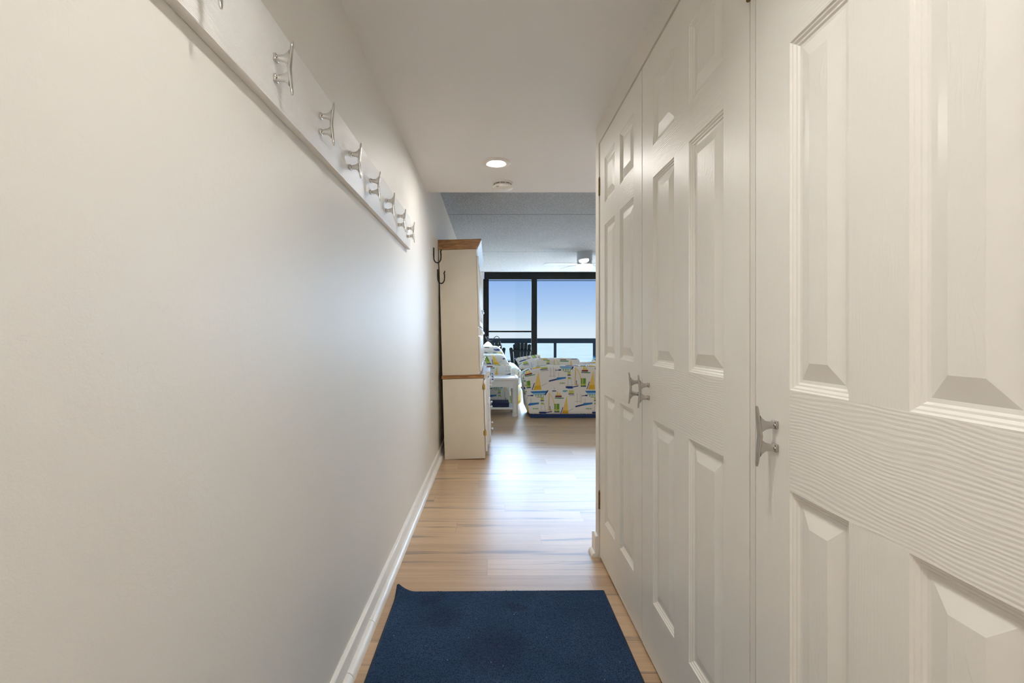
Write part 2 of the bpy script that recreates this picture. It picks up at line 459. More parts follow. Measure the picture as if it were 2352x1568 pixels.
def soft_box(name, parent, lo, hi, r, step, warp=None, uv=None, puff=0.0, mat=None):
    """upholstered block: dense rounded box carrying the printed pattern"""
    lo = np.array(lo, float); hi = np.array(hi, float); size = hi - lo; c = (lo + hi) / 2
    verts = []; faces = []; norms = []
    idx = {}
    n = [max(4, int(math.ceil(s / step))) for s in size]
    def vid(i, j, k):
        key = (i, j, k)
        if key not in idx:
            idx[key] = len(verts); verts.append((i / n[0], j / n[1], k / n[2]))
        return idx[key]
    for a in range(3):
        b, d = [q for q in range(3) if q != a]
        for side in (0, n[a]):
            for i in range(n[b]):
                for j in range(n[d]):
                    q = []
                    for (ii, jj) in ((i, j), (i + 1, j), (i + 1, j + 1), (i, j + 1)):
                        key = [0, 0, 0]; key[a] = side; key[b] = ii; key[d] = jj
                        q.append(vid(*key))
                    faces.append(q)
    P = np.array(verts) * size + lo
    r = min(r, size.min() / 2 * 0.999)
    inner = np.clip(P, lo + r, hi - r); d = P - inner; ln = np.linalg.norm(d, axis=1, keepdims=True)
    nrm = np.where(ln > 1e-9, d / np.maximum(ln, 1e-9), 0)
    Q = inner + nrm * r
    if puff:
        s = (P - c) / (size / 2)
        for a in range(3):
            b, dd = [q for q in range(3) if q != a]
            Q[:, a] += np.sign(s[:, a]) * (np.abs(s[:, a]) > 0.7) * puff * (1 - s[:, b] ** 2) * (1 - s[:, dd] ** 2)
    ax = np.argmax(np.abs(nrm) + np.array([0, 0.02, 0.01]), axis=1)
    u = np.where(ax == 0, Q[:, 1], Q[:, 0]); v = np.where(ax == 2, Q[:, 1], -Q[:, 2])
    du, dv = uv or (0, 0)
    colr = sum(print_color(u - du + a * step, v - dv + b * step) for a in (-.25, .25) for b in (-.25, .25)) / 4
    if warp is not None: Q = warp(Q)
    me = bpy.data.meshes.new(name); me.from_pydata([tuple(p) for p in Q], [], [tuple(f) for f in faces])
    bm = bmesh.new(); bm.from_mesh(me); bmesh.ops.recalc_face_normals(bm, faces=list(bm.faces)); bm.to_mesh(me); bm.free()
    me.materials.append(mat or M['fabric'])
    at = me.attributes.new('print', 'FLOAT_COLOR', 'POINT')
    at.data.foreach_set('color', np.concatenate([colr, np.ones((len(colr), 1))], axis=1).astype(np.float32).ravel())
    me.polygons.foreach_set('use_smooth', [True] * len(me.polygons))
    o = bpy.data.objects.new(name, me); COL.objects.link(o)
    if parent is not None: o.parent = parent
    return o

def pillow(name, label, loc, rot, w, h, th, uv, group=None, step=0.006):
    """square scatter cushion with pinched corners"""
    nx, nz = int(w / step), int(h / step)
    g = np.linspace(-1, 1, nx + 1); k = np.linspace(-1, 1, nz + 1)
    A, B = np.meshgrid(g, k, indexing='ij')
    pin = 0.10
    X = A * (1 - pin * (1 - B ** 2)) * w / 2 * (1.0); Z = B * (1 - pin * (1 - A ** 2)) * h / 2
    T = th / 2 * np.clip((1 - A ** 2), 0, 1) ** 0.45 * np.clip((1 - B ** 2), 0, 1) ** 0.45
    T = T + 0.004 * np.sin(A * 5 + 1) * np.sin(B * 6) * (1 - A ** 2) * (1 - B ** 2)
    pts = []; fc = []
    N = (nx + 1) * (nz + 1)
    for s in (-1, 1):
        pts.append(np.stack([X.ravel(), (s * T).ravel(), Z.ravel()], axis=1))
    P = np.concatenate(pts)
    for s in range(2):
        for i in range(nx):
            for j in range(nz):
                a = s * N + i * (nz + 1) + j
                q = (a, a + nz + 1, a + nz + 2, a + 1)
                fc.append(q if s == 0 else tuple(reversed(q)))
    me = bpy.data.meshes.new(name); me.from_pydata([tuple(p) for p in P], [], fc)
    bm = bmesh.new(); bm.from_mesh(me); bmesh.ops.remove_doubles(bm, verts=list(bm.verts), dist=1e-5); bm.to_mesh(me); bm.free()
    co = np.array([v.co[:] for v in me.vertices])
    colr = sum(print_color(co[:, 0] - uv[0] + a * step, -co[:, 2] - uv[1] + b * step) for a in (-.25, .25) for b in (-.25, .25)) / 4
    at = me.attributes.new('print', 'FLOAT_COLOR', 'POINT')
    at.data.foreach_set('color', np.concatenate([colr, np.ones((len(colr), 1))], axis=1).astype(np.float32).ravel())
    me.materials.append(M['fabric'])
    me.polygons.foreach_set('use_smooth', [True] * len(me.polygons))
    o = bpy.data.objects.new(name, me); COL.objects.link(o)
    o.location = loc; o.rotation_euler = rot
    return tag(o, label, 'pillow', group)

# ------------------------------------------------------------------ dimensions
HC = 2.148          # hall ceiling
RC = 2.42           # living-room ceiling
XL = -0.475         # left wall
XR = 0.529          # right wall of the hall
YE = 2.487          # end of that wall
YS = 3.586          # end of the low ceiling
YW = 10.1           # window wall
XF = 4.3            # far right wall of the living room
YB = -1.0           # wall behind the camera

# ------------------------------------------------------------------ room shell
o = MB().add([(XL - .1, YB, 0), (XF, YB, 0), (XF, YW + .1, 0), (XL - .1, YW + .1, 0)], [(0, 1, 2, 3)])
o.add([(XL - .1, YB, -.05), (XF, YB, -.05), (XF, YW + .1, -.05), (XL - .1, YW + .1, -.05)], [(3, 2, 1, 0)])
struct(o.build('floor', M['floor'], smooth=False))
struct(MB().box(XL - 0.12, XL, YB, YW + 0.1, -0.05, RC).build('wall_left', M['wall'], smooth=False))
struct(MB().box(XL - .1, XF, YB, YS, HC, RC + 0.05).build('ceiling_hall', M['ceiling'], smooth=False))
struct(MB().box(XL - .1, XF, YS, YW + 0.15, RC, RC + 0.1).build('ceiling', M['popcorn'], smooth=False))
struct(MB().box(XL - .1, XF, YB - 0.1, YB, 0, RC).build('wall_back', M['wall_plain'], smooth=False))
struct(MB().box(XF, XF + .1, YB, YW + .1, 0, RC).build('wall_far_right', M['wall_plain'], smooth=False))
# right wall of the hall: header, end pier, post between the closets, closet backing
DT = 2.043; D0 = 0.012
w = MB()
w.box(XR, XR + .10, YB, YE, DT + 0.003, HC)
w.box(XR, XR + .10, 2.417, YE, 0, DT + 0.004)
w.box(XR + .0055, XR + .10, 0.993, 1.011, 0, DT + 0.004)
w.box(XR, XR + .10, YB, 0.362, 0, DT + 0.004)
struct(w.build('wall_right', M['wall_plain'], smooth=False))
struct(MB().box(XR + .075, XR + .10, 0.362, 2.417, 0, DT + 0.004).build('closet_shade_backing', M['dark_gap'], smooth=False))  # dark sheet added behind the doors, its colour standing in for closet shade
struct(MB().box(XR + .10, XF, YE - .1, YE, 0, HC).build('wall_kitchen', M['wall_plain'], smooth=False))
# window wall pieces
w = MB()
w.box(XL, -0.16, YW, YW + .1, 0, RC); w.box(4.10, XF, YW, YW + .1, 0, RC)
struct(w.build('wall_window', M['wall_plain'], smooth=False))

# baseboards: flat board with eased top plus a quarter-round shoe
def base_profile(h, th, shoe, flip=1, x0=0.0):
    b = [(0, 0), (th, 0), (th, h - .012), (th - .003, h - .004), (th - .009, h), (0, h)]
    s = [(th, 0)] + [(th + shoe * math.cos(a), shoe * 1.15 * math.sin(a)) for a in [R(k * 15) for k in range(0, 7)]]
    return [(x0 + flip * u, v) for u, v in b], [(x0 + flip * u, v) for u, v in s]
b, s = base_profile(0.078, 0.016, 0.024, 1, XL)
w = MB(); w.prism(b, 'y', YB, YW)
w.prism(s, 'y', YB, 1.552); w.prism(s, 'y', 1.556, 1.842); w.prism(s, 'y', 1.846, YW)
struct(w.build('baseboard_left', M['trim']))
b, s = base_profile(0.105, 0.016, 0.018, -1, XR)
w = MB(); w.prism(b, 'y', 2.428, YE); w.prism(s, 'y', 2.424, YE + .016)
b2 = [(u, v) for u, v in base_profile(0.105, 0.016, 0.018, 1, YE)[0]]
w.prism(b2, 'x', XR - .016, XF)
struct(w.build('baseboard_right', M['trim']))

# ------------------------------------------------------------------ cleats (door pulls and coat hooks)
def cleat_meshes():
    mb = MB()
    N = 18; secs = []
    for i in range(N + 1):
        s = -0.056 + 0.112 * i / N; q = abs(s) / 0.056
        n = 0.0308 + 0.0062 * q                # horns flare outward
        hn = 0.0042 - 0.0016 * q; ht = 0.0062 - 0.0030 * q
        if i in (0, N): hn *= 0.7; ht *= 0.75
        secs.append([(n + hn * math.copysign(abs(math.cos(a)) ** 0.7, math.cos(a)), ht * math.copysign(abs(math.sin(a)) ** 0.7, math.sin(a)), s) for a in [2 * math.pi * k / 14 for k in range(14)]])
    mb.loft(secs)
    for sg in (-1, 1):
        secs = []
        for n, s0, s1, tw in ((0.031, 0.004, 0.039, 0.0036), (0.027, 0.0075, 0.0335, 0.0038), (0.021, 0.0120, 0.0285, 0.0040), (0.012, 0.0145, 0.0275, 0.0048), (0.006, 0.0155, 0.0275, 0.0060), (0.0, 0.0150, 0.0280, 0.0072)):
            c = (s0 + s1) / 2 * sg; hs = (s1 - s0) / 2
            secs.append([(n, tw * math.copysign(abs(math.sin(a)) ** 0.6, math.sin(a)), c + hs * math.copysign(abs(math.cos(a)) ** 0.6, math.cos(a))) for a in [2 * math.pi * k / 16 for k in range(16)]])
        mb.loft(secs)
        mb.box(0, 0.006, -0.0085, 0.0085, sg * 0.0215 - 0.0075, sg * 0.0215 + 0.0075, 0.0015)
    o = mb.build('cleat', M['chrome'], angle=50); body = o.data; bpy.data.objects.remove(o)
    out = []
    for sg in (-1, 1):
        m2 = MB()
        for ty in (-0.0062, 0.0062):
            m2.lathe([(0.0001, 0.0088), (0.0020, 0.0086), (0.0030, 0.0075), (0.0032, 0.0058)], (0, ty, sg * 0.0215), 12, 'x')
        o = m2.build('screw', M['screw']); out.append(o.data); bpy.data.objects.remove(o)
    return body, out
CLEAT, SCREWS = cleat_meshes()
CLEAT_N = CLEAT.copy(); CLEAT_N.materials.clear(); CLEAT_N.materials.append(M['nickel'])

# ------------------------------------------------------------------ six-panel closet doors
XD = 0.534
ROWS = [(0.212, 0.818), (0.999, 1.620), (1.725, 1.936)]
def make_door(name, y0, y1, cols):
    mb = MB()
    th = 0.034
    ys = sorted([y0, y1] + [q for c in cols for q in c]); zs = sorted([D0, DT] + [q for r in ROWS for q in r])
    for i in range(len(ys) - 1):
        for k in range(len(zs) - 1):
            a, b, c, d = ys[i], ys[i + 1], zs[k], zs[k + 1]
            if (a, b) in cols and (c, d) in ROWS:
                offs = [0, .0025, .0050, .0085, .0115, .0145, .0200, .0500]
                deps = [0, .0030, .0034, .0066, .0070, .0098, .0104, .0022]
                prev = None
                for of, dp in zip(offs, deps):
                    loop = [(XD + dp, a + of, c + of), (XD + dp, b - of, c + of), (XD + dp, b - of, d - of), (XD + dp, a + of, d - of)]
                    if prev:
                        mb.add(prev + loop, [(0, 1, 5, 4), (1, 2, 6, 5), (2, 3, 7, 6), (3, 0, 4, 7)], 3)
                    prev = loop
                mb.add(prev, [(0, 1, 2, 3)], 2)
            else:
                rail = k % 2 == 0 and 0 < i < len(ys) - 2
                mb.add([(XD, a, c), (XD, b, c), (XD, b, d), (XD, a, d)], [(0, 1, 2, 3)], 1 if rail else 0)
    # edges and back
    x1 = XD + th
    mb.add([(XD, y0, D0), (XD, y1, D0), (XD, y1, DT), (XD, y0, DT), (x1, y0, D0), (x1, y1, D0), (x1, y1, DT), (x1, y0, DT)],
           [(0, 1, 5, 4), (1, 2, 6, 5), (2, 3, 7, 6), (3, 0, 4, 7), (7, 6, 5, 4)], 3)
    me = bpy.data.meshes.new(name); me.from_pydata(mb.v, [], mb.f)
    for m in ('door_v', 'door_h', 'door_p', 'door_m'): me.materials.append(M[m])
    bm = bmesh.new(); bm.from_mesh(me); bmesh.ops.remove_doubles(bm, verts=list(bm.verts), dist=1e-5)
    bmesh.ops.recalc_face_normals(bm, faces=list(bm.faces)); bm.to_mesh(me); bm.free()
    me.polygons.foreach_set('material_index', mb.mi)
    o = bpy.data.objects.new(name, me); COL.objects.link(o)
    return struct(o)
def door_handle(door, y):
    h = part('door_handle', CLEAT_N, door, (XD, y, 0.908), (0, 0, math.pi))
    h['label'] = 'grey metal boat-cleat door handle'
    for s in SCREWS: part('screw', s, h)
def door_hinge(door, y, z, s):
    m = MB()
    for k in range(5):
        m.lathe([(0.0042, 0), (0.0046, 0.001), (0.0046, 0.0155), (0.0042, 0.0165)], (XD - .003, y, z - .0425 + k * 0.017), 12)
    m.lathe([(0.001, 0), (0.003, .003), (0.003, .006)], (XD - .003, y, z + .0425), 10)
    h = m.build('hinge', M['bronze'], door); h['label'] = 'dark bronze butt hinge'
dA = make_door('door_1', 1.7400, 2.411, [(1.842, 2.038), (2.124, 2.314)])
door_handle(dA, 1.771); door_hinge(dA, 2.4135, 1.83, 1); door_hinge(dA, 2.4135, 0.287, 1)
dB = make_door('door_2', 1.0150, 1.7330, [(1.128, 1.326), (1.433, 1.621)])
door_handle(dB, 1.660); door_hinge(dB, 1.0125, 1.83, 1); door_hinge(dB, 1.0125, 0.287, 1)
dC = make_door('door_3', 0.366, 0.989, [(0.481, 0.626), (0.732, 0.877)])
door_handle(dC, 0.918)

# ------------------------------------------------------------------ coat rack on the left wall
rack = thing('coat_rack', 'long white wood-grain board of boat-cleat hooks on the left wall', 'coat rack', (XL, 1.5, 1.67))
m = MB(); m.box(0.0, 0.020, -1.28, 1.25, -0.089, 0.089, 0.002, 2)
m.build('mounting_board', M['board'], rack)
for k in range(8):
    h = part('hook', CLEAT, rack, (0.020, 0.757 + 0.2705 * k - 1.5, 1.657 - 1.67))
    if k == 0: h['label'] = 'chrome boat-cleat hook'
    for s in SCREWS: part('screw', s, h)

# black iron J hooks
def wall_hook(label, y, z):
    t_ = thing('iron_hook', label, 'hook', (XL, y, z), group='black iron hooks by the hutch')
    m = MB()
    pts = [(0.006, 0, 0.062), (0.006, 0, -0.02)]
    pts += [(0.035 - 0.029 * math.cos(a), 0, -0.02 - 0.040 * math.sin(a)) for a in [R(k * 15) for k in range(1, 12)]]
    pts += [(0.064, 0, -0.015), (0.064, 0, 0.012), (0.060, 0, 0.030), (0.067, 0, 0.042), (0.064, 0, 0.050)]
    m.tube(pts, [0.0052] * 12 + [0.0052, 0.005, 0.0055, 0.006, 0.0055, 0.003], 10)
    m.build('hook_bar', M['iron'], t_)
    m = MB(); m.box(0.0, 0.004, -0.009, 0.009, -0.005, 0.064, 0.0015); m.build('mounting_plate', M['iron'], t_)
wall_hook('black iron J-shaped wall hook, the upper one nearer the camera', 3.98, 1.752)
wall_hook('black iron J-shaped wall hook, the lower one against the white hutch', 4.28, 1.617)

# ------------------------------------------------------------------ hutch, leaning back on the wall
hut = thing('hutch', 'white hutch with cream side, oak cap and oak counter against left wall', 'cabinet', (-0.416, 4.353, 0.0), (0, -0.028, 0))
HL = 1.25
m = MB(); m.box(0, .361, 0, HL, 0, .712, .002)
m.build('lower_cabinet', M['cream'], hut)
m = MB(); m.box(.361, .398, .31, .94, .05, .712, .004); m.build('drawer_bay', M['white_gloss'], hut)
m = MB()
m.prism([(0 - .008, -.004), (.372, -.004), (.372, .29), (.412, .34), (.412, .91), (.372, .96), (.372, HL), (-.008, HL)], 'z', .716, .744)
m.build('countertop', M['oak'], hut)
m = MB()
m.prism([(.372, .0), (.380, .0), (.380, .285), (.422, .335), (.422, .915), (.380, .965), (.380, HL), (.372, HL), (.372, .96), (.412, .91), (.412, .34), (.372, .29)], 'z', .706, .748)
m.build('counter_edge', M['white_gloss'], hut)
def framed_door(name, x, y0, y1, z0, z1, mat, knob_y, knob_z, hinges=()):
    m = MB(); fw = 0.045
    m.box(x, x + .018, y0, y0 + fw, z0, z1, .003); m.box(x, x + .018, y1 - fw, y1, z0, z1, .003)
    m.box(x, x + .018, y0 + fw, y1 - fw, z0, z0 + fw, .003); m.box(x, x + .018, y0 + fw, y1 - fw, z1 - fw, z1, .003)
    m.box(x, x + .010, y0 + fw * .8, y1 - fw * .8, z0 + fw * .8, z1 - fw * .8)
    d = m.build(name, mat, hut)
    k = MB(); k.lathe([(.004, .018), (.004, .024), (.009, .028), (.012, .034), (.010, .041), (.002, .044)], (x, knob_y, knob_z), 10, 'x')
    k.build('knob', M['crystal'], d)
    for hz in hinges:
        q = MB(); q.lathe([(.003, -.026), (.0045, -.024), (.0045, .024), (.003, .026)], (x + .002, y0 - .003, hz), 10); q.lathe([(.001, .026), (.004, .029), (.002, .034)], (x + .002, y0 - .003, hz), 10)
        q.box(x - .012, x + .012, y0 - .004, y0 - .001, hz - .022, hz + .022)
        q.build('hinge', M['brass'], d)
    return d
framed_door('lower_door', .365, .004, .30, .06, .695, M['white_gloss'], .27, .45, (.635, .225))
framed_door('lower_door', .365, .95, 1.245, .06, .695, M['white_gloss'], .98, .45)
for (z0, z1) in ((.07, .27), (.285, .485), (.50, .69)):
    m = MB(); m.box(.398, .414, .335, .915, z0, z1, .004)
    d = m.build('drawer', M['white_gloss'], hut)
    for yy_ in (.45, .80):
        k = MB(); zc = (z0 + z1) / 2 + .01
        k.lathe([(.004, 0), (.004, .006), (.010, .010), (.012, .016), (.009, .022), (.002, .024)], (.414, yy_, zc), 10, 'x')
        k.build('knob', M['crystal'], d)
        k = MB(); k.tube([(.416, yy_ - .02, zc), (.424, yy_ - .02, zc - .022), (.428, yy_, zc - .034), (.424, yy_ + .02, zc - .022), (.416, yy_ + .02, zc)], .0028, 8)
        k.build('drop_pull', M['nickel'], d)
# upper part
m = MB(); m.box(0, .330, 0, HL, .746, 1.862, .002); m.build('upper_cabinet', M['cream'], hut)
for (a, b, ky) in ((.006, .412, .38), (.418, .832, .80), (.838, 1.244, .87)):
    framed_door('upper_door', .332, a, b, 1.175, 1.80, M['white_gloss'], ky, 1.33)
    framed_door('niche_door', .332, a, b, .775, 1.085, M['white_gloss'], ky, .86)
m = MB(); m.prism([(.330, 1.095), (.345, 1.095), (.368, 1.112), (.368, 1.128), (.340, 1.165), (.330, 1.165)], 'y', .002, HL)
m.build('ledge_moulding', M['white_gloss'], hut)
m = MB(); m.prism([(.330, 1.81), (.336, 1.81), (.336, 1.85), (.345, 1.862), (.350, 1.882), (.362, 1.898), (.366, 1.918), (.378, 1.932), (.380, 1.95), (.330, 1.95)], 'y', .010, HL)
m.build('crown_moulding', M['white_gloss'], hut)
m = MB(); m.prism([(-.004, 1.864), (.334, 1.864), (.345, 1.878), (.362, 1.905), (.378, 1.936), (.380, 1.951), (-.004, 1.951)], 'y', -.006, .010)
m.box(-.004, .330, .010, HL, 1.864, 1.951)
m.build('oak_cap', M['oak'], hut)

# bead tassel hanging over the counter edge
t_ = thing('bead_tassel', 'blue and white bead tassel hanging at the front edge of the hutch counter', 'ornament', (-0.004, 4.70, 0.745))
mb_, mw_ = MB(), MB()
for q, (dx, dy) in enumerate(((0, 0), (.010, .012), (.004, -.014))):
    for k in range(6):
        (mb_ if (k + q) % 2 == 0 else mw_).lathe([(.001, -.0065), (.0055, -.004), (.007, 0), (.0055, .004), (.001, .0065)], (.012 + dx, dy, -.008 - k * .0135), 10)
mb_.build('blue_beads', M['blue_bead'], t_); mw_.build('white_beads', M['white_bead'], t_)
m = MB(); m.tube([(-.0075, 0, .002), (.004, 0, .004), (.013, 0, .0), (.013, 0, -.08)], .0015, 6); m.build('cord', M['white_bead'], t_)

# ------------------------------------------------------------------ mat
mat_t = thing('door_mat', 'navy blue carpet mat on the plank floor with its far left corner curled', 'mat', (0.04, 1.40, 0.0))
def mat_surface():
    x0, x1, y0, y1 = -0.437, 0.437, -0.80, 0.687; st = 0.0055
    nx, ny = int((x1 - x0) / st), int((y1 - y0) / st)
    rng = np.random.default_rng(3)
    X, Yg = np.meshgrid(np.linspace(x0, x1, nx + 1), np.linspace(y0, y1, ny + 1), indexing='ij')
    jit = rng.normal(0, 1, X.shape)
    Z = 0.0085 + 0.0011 * jit
    d = np.hypot(X - x0, Yg - y1)
    curl = np.clip(1 - d / 0.075, 0, 1) ** 2
    Z = Z + 0.034 * curl
    ripple = 0.002 * np.sin(X * 7 + 1) * np.exp(-np.abs(Yg - y1) / .1)
    Z = Z + np.abs(ripple); Yg = Yg + 0.0012 * rng.normal(0, 1, X.shape) * 0.6 + 0.006 * (X / 0.45)
    X = X + 0.0005 * rng.normal(0, 1, X.shape)
    P = np.stack([X.ravel(), Yg.ravel(), Z.ravel()], 1)
    fs = [(i * (ny + 1) + j, (i + 1) * (ny + 1) + j, (i + 1) * (ny + 1) + j + 1, i * (ny + 1) + j + 1) for i in range(nx) for j in range(ny)]
    m = MB(); m.add(P, fs)
    m.build('pile', M['mat'], mat_t, angle=180)
    e = MB()
    def zc(x, y): return 0.005 + 0.034 * max(0, 1 - math.hypot(x - x0, y - y1) / 0.075) ** 2
    for pts in ([(x0, y0 + (y1 - y0) * k / 60) for k in range(61)], [(x0 + (x1 - x0) * k / 60, y1) for k in range(61)], [(x1, y1 - (y1 - y0) * k / 60) for k in range(61)], [(x1 - (x1 - x0) * k / 60, y0) for k in range(61)]):
        e.tube([(x, y + 0.006 * (x / .45), zc(x, y)) for x, y in pts], 0.0055, 8)
    e.build('edge_binding', M['mat_edge'], mat_t)
mat_surface()

# ------------------------------------------------------------------ ceiling fixtures
def downlight(label, x, y, lens='lamp_lens'):
    t_ = thing('recessed_downlight', label, 'ceiling light', (x, y, HC), group='recessed hall downlights')
    m = MB(); m.lathe([(.055, 0), (.088, 0), (.089, -.002), (.086, -.006), (.076, -.009), (.060, -.010), (.051, -.006), (.051, 0)], (0, 0, 0), 48)
    m.build('trim_ring', M['white_plastic'], t_)
    m = MB(); m.lathe([(.0001, -.004), (.050, -.004), (.050, -.001), (.0001, -.001)], (0, 0, 0), 40)
    m.build('lens', M[lens], t_)
downlight('round lit recessed light in the hall ceiling just before the smoke detector', 0.029, 2.97)
t_ = thing('surface_downlight', 'white can downlight on the hall ceiling above the door mat, outside the photo', 'ceiling light', (0.03, 0.62, HC))
m = MB(); m.lathe([(.0001, 0), (.078, 0), (.078, -.085), (.074, -.088), (.064, -.088), (.062, -.082), (.062, -.032), (.0001, -.030)], (0, 0, 0), 40); m.build('can', M['baffle'], t_)
m = MB(); m.lathe([(.0001, -.034), (.060, -.034), (.060, -.032), (.0001, -.032)], (0, 0, 0), 40); m.build('lens', M['entry_lens'], t_)
t_ = thing('fill_dome_light', 'added fill dome light, unseen, on the hall ceiling behind the camera', 'ceiling light', (0.03, -0.5, HC))  # unseen dome added as fill for the lower hall walls
m = MB(); m.lathe([(.001, 0), (.175, 0), (.175, -.012), (.165, -.018), (.001, -.018)], (0, 0, 0), 40); m.build('mounting_plate', M['white_plastic'], t_)
m = MB(); m.lathe([(.160, -.018), (.160, -.035), (.145, -.062), (.11, -.084), (.06, -.097), (.001, -.101)], (0, 0, 0), 40); m.build('glass_dome', M['dome'], t_)

for kx, ky in ((1.15, 3.05), (2.35, 3.05)):  # unseen downlights added to brighten the sofa back and living room
    downlight('added unseen fill downlight over the kitchen side, hidden behind the closet wall, ' + ('nearer the hall' if kx < 2 else 'further right'), kx, ky)

t_ = thing('smoke_detector', 'round white smoke detector on the hall ceiling behind the recessed light', 'smoke detector', (0.076, 3.36, HC))
m = MB(); m.lathe([(.001, 0), (.070, 0), (.070, -.008), (.067, -.011), (.060, -.012), (.060, -.020), (.066, -.023), (.070, -.030), (.069, -.038), (.060, -.045), (.040, -.049), (.001, -.050)], (0, 0, 0), 56)
m.build('housing', M['white_plastic'], t_)
m = MB()
for k in range(10):
    a0 = 2 * math.pi * (k + .12) / 10; a1 = 2 * math.pi * (k + .88) / 10
    secs = []
    for q in range(7):
        a = a0 + (a1 - a0) * q / 6
        secs.append([(r_ * math.cos(a), r_ * math.sin(a), z_) for r_, z_ in ((.0585, -.0135), (.0612, -.0135), (.0612, -.0175), (.0585, -.0175))])
    m.loft(secs)
v_ = m.build('vent_slots', M['ink'], t_)
m = MB(); m.lathe([(.001, -.047), (.020, -.0475), (.022, -.050), (.018, -.0525), (.001, -.053)], (.022, -.012, 0), 28)
m.build('test_button', M['white_plastic'], t_)
# tiny printed word on the rim
cu = bpy.data.curves.new('printed_word', 'FONT'); cu.body = 'FIRE'; cu.size = 0.011; cu.align_x = 'CENTER'; cu.extrude = 0.0002
tmp = bpy.data.objects.new('printed_word', cu); COL.objects.link(tmp)
bpy.context.view_layer.update()
wm = bpy.data.meshes.new_from_object(tmp.evaluated_get(bpy.context.evaluated_depsgraph_get())); bpy.data.objects.remove(tmp)
wm.materials.clear(); wm.materials.append(M['ink'])
part('printed_word', wm, t_, (-.036, -.0555, -.0455), (R(125), 0, R(-30)))

# ceiling fan
fan = thing('ceiling_fan', 'white ceiling fan with a lit glass bowl by the big window', 'ceiling fan', (1.47, 7.74, RC))
m = MB(); m.lathe([(.001, 0), (.122, 0), (.122, -.006), (.120, -.008), (.120, -.135), (.112, -.142), (.001, -.142)], (0, 0, 0), 40)
m.build('motor_housing', M['fan_white'], fan)
m = MB(); m.lathe([(.001, -.142), (.095, -.142), (.095, -.150), (.118, -.155), (.118, -.198), (.001, -.198)], (0, 0, 0), 40)
m.build('hub', M['fan_white'], fan)
m = MB(); m.lathe([(.001, -.199), (.120, -.199), (.124, -.215), (.122, -.255), (.108, -.276), (.06, -.286), (.001, -.288)], (0, 0, 0), 40)
m.build('light_bowl', M['fan_lens'], fan)
for k in range(5):
    a = R(186 - 72 * k); m = MB(); secs = []
    for q in range(13):
        s = 0.10 + 0.56 * q / 12; wd = 0.030 + 0.045 * min(1, q / 5); wd *= 1 if q < 11 else (0.85 if q == 11 else 0.45)
        dz = -.188 - .012 * (q / 12); tl = 0.12
        secs.append([(s, -wd, dz - wd * tl), (s, wd, dz + wd * tl), (s, wd, dz + wd * tl + .006), (s, -wd, dz - wd * tl + .006)])
    m.loft(secs)
    b_ = m.build('blade', M['fan_white'], fan); b_.rotation_euler = (0, 0, a)

# ------------------------------------------------------------------ window, balcony, sea
X0w, X1w = -0.15, 4.09
m = MB()
m.box(X0w, X1w, YW, YW + .11, 2.275, RC - .002, .003)
m.box(X0w - .02, X0w + .045, YW - .01, YW + .11, 0.0, 2.275, .003); m.box(X0w + .045, X0w + .095, YW + .02, YW + .09, .02, 2.275, .003)
m.box(X1w - .09, X1w, YW, YW + .11, 0, 2.275, .003); m.box(X0w, X1w, YW, YW + .11, 0.0, .05, .003)
win = struct(m.build('window_1', M['black']))
m = MB(); m.box(.825, .940, YW - .005, YW + .09, .05, 2.275, .004); m.build('mullion', M['black'], win)
m = MB(); m.box(2.30, 2.41, YW - .005, YW + .09, .05, 2.275, .004); m.build('mullion', M['black'], win)
m = MB(); m.box(X0w + .09, .83, YW + .055, YW + .075, 1.178, 1.208, .002); m.build('crossbar', M['rail'], win)
m = MB(); m.box(X0w + .09, X1w - .09, YW + .06, YW + .08, 2.243, 2.255, .001); m.build('head_bar', M['rail'], win)
for a, b in ((X0w + .09, .83), (.935, 2.305), (2.405, X1w - .085)):
    m = MB(); m.box(a, b, YW + .045, YW + .051, .05, 2.28); m.build('glass_pane', M['glass'], win, smooth=False)
m = MB(); m.box(.50, .83, YW + .085, YW + .091, .05, 2.28); m.build('glass_pane', M['glass'], win, smooth=False)

struct(MB().box(-2.5, 7.0, YW + .12, 12.25, -.20, -.04).build('balcony_floor', M['deck'], smooth=False))
rl = thing('balcony_railing', 'dark teal metal balcony railing in front of the sea', 'railing', (1.5, 12.05, -.04))
m = MB(); m.box(-3.5, 4.5, -.035, .035, .965, 1.085, .006); m.build('top_rail', M['rail'], rl)
m = MB(); m.box(-3.5, 4.5, -.02, .02, .08, .12, .004); m.build('bottom_rail', M['rail'], rl)
for k in range(-3, 4):
    x = 1.563 + .965 * k - 1.5
    if -3.5 < x < 4.5:
        m = MB(); m.box(x - .032, x + .032, -.030, .030, 0, .966, .004); m.build('post', M['rail'], rl)
m = MB()
sea = MB().add([(-9000, 40, -26), (9000, 40, -26), (9000, 6200, -26), (-9000, 6200, -26)], [(0, 1, 2, 3)]).build('sea', M['sea'], smooth=False)
sea['kind'] = 'stuff'; tag(sea, 'pale blue sea beyond the balcony railing', 'sea')

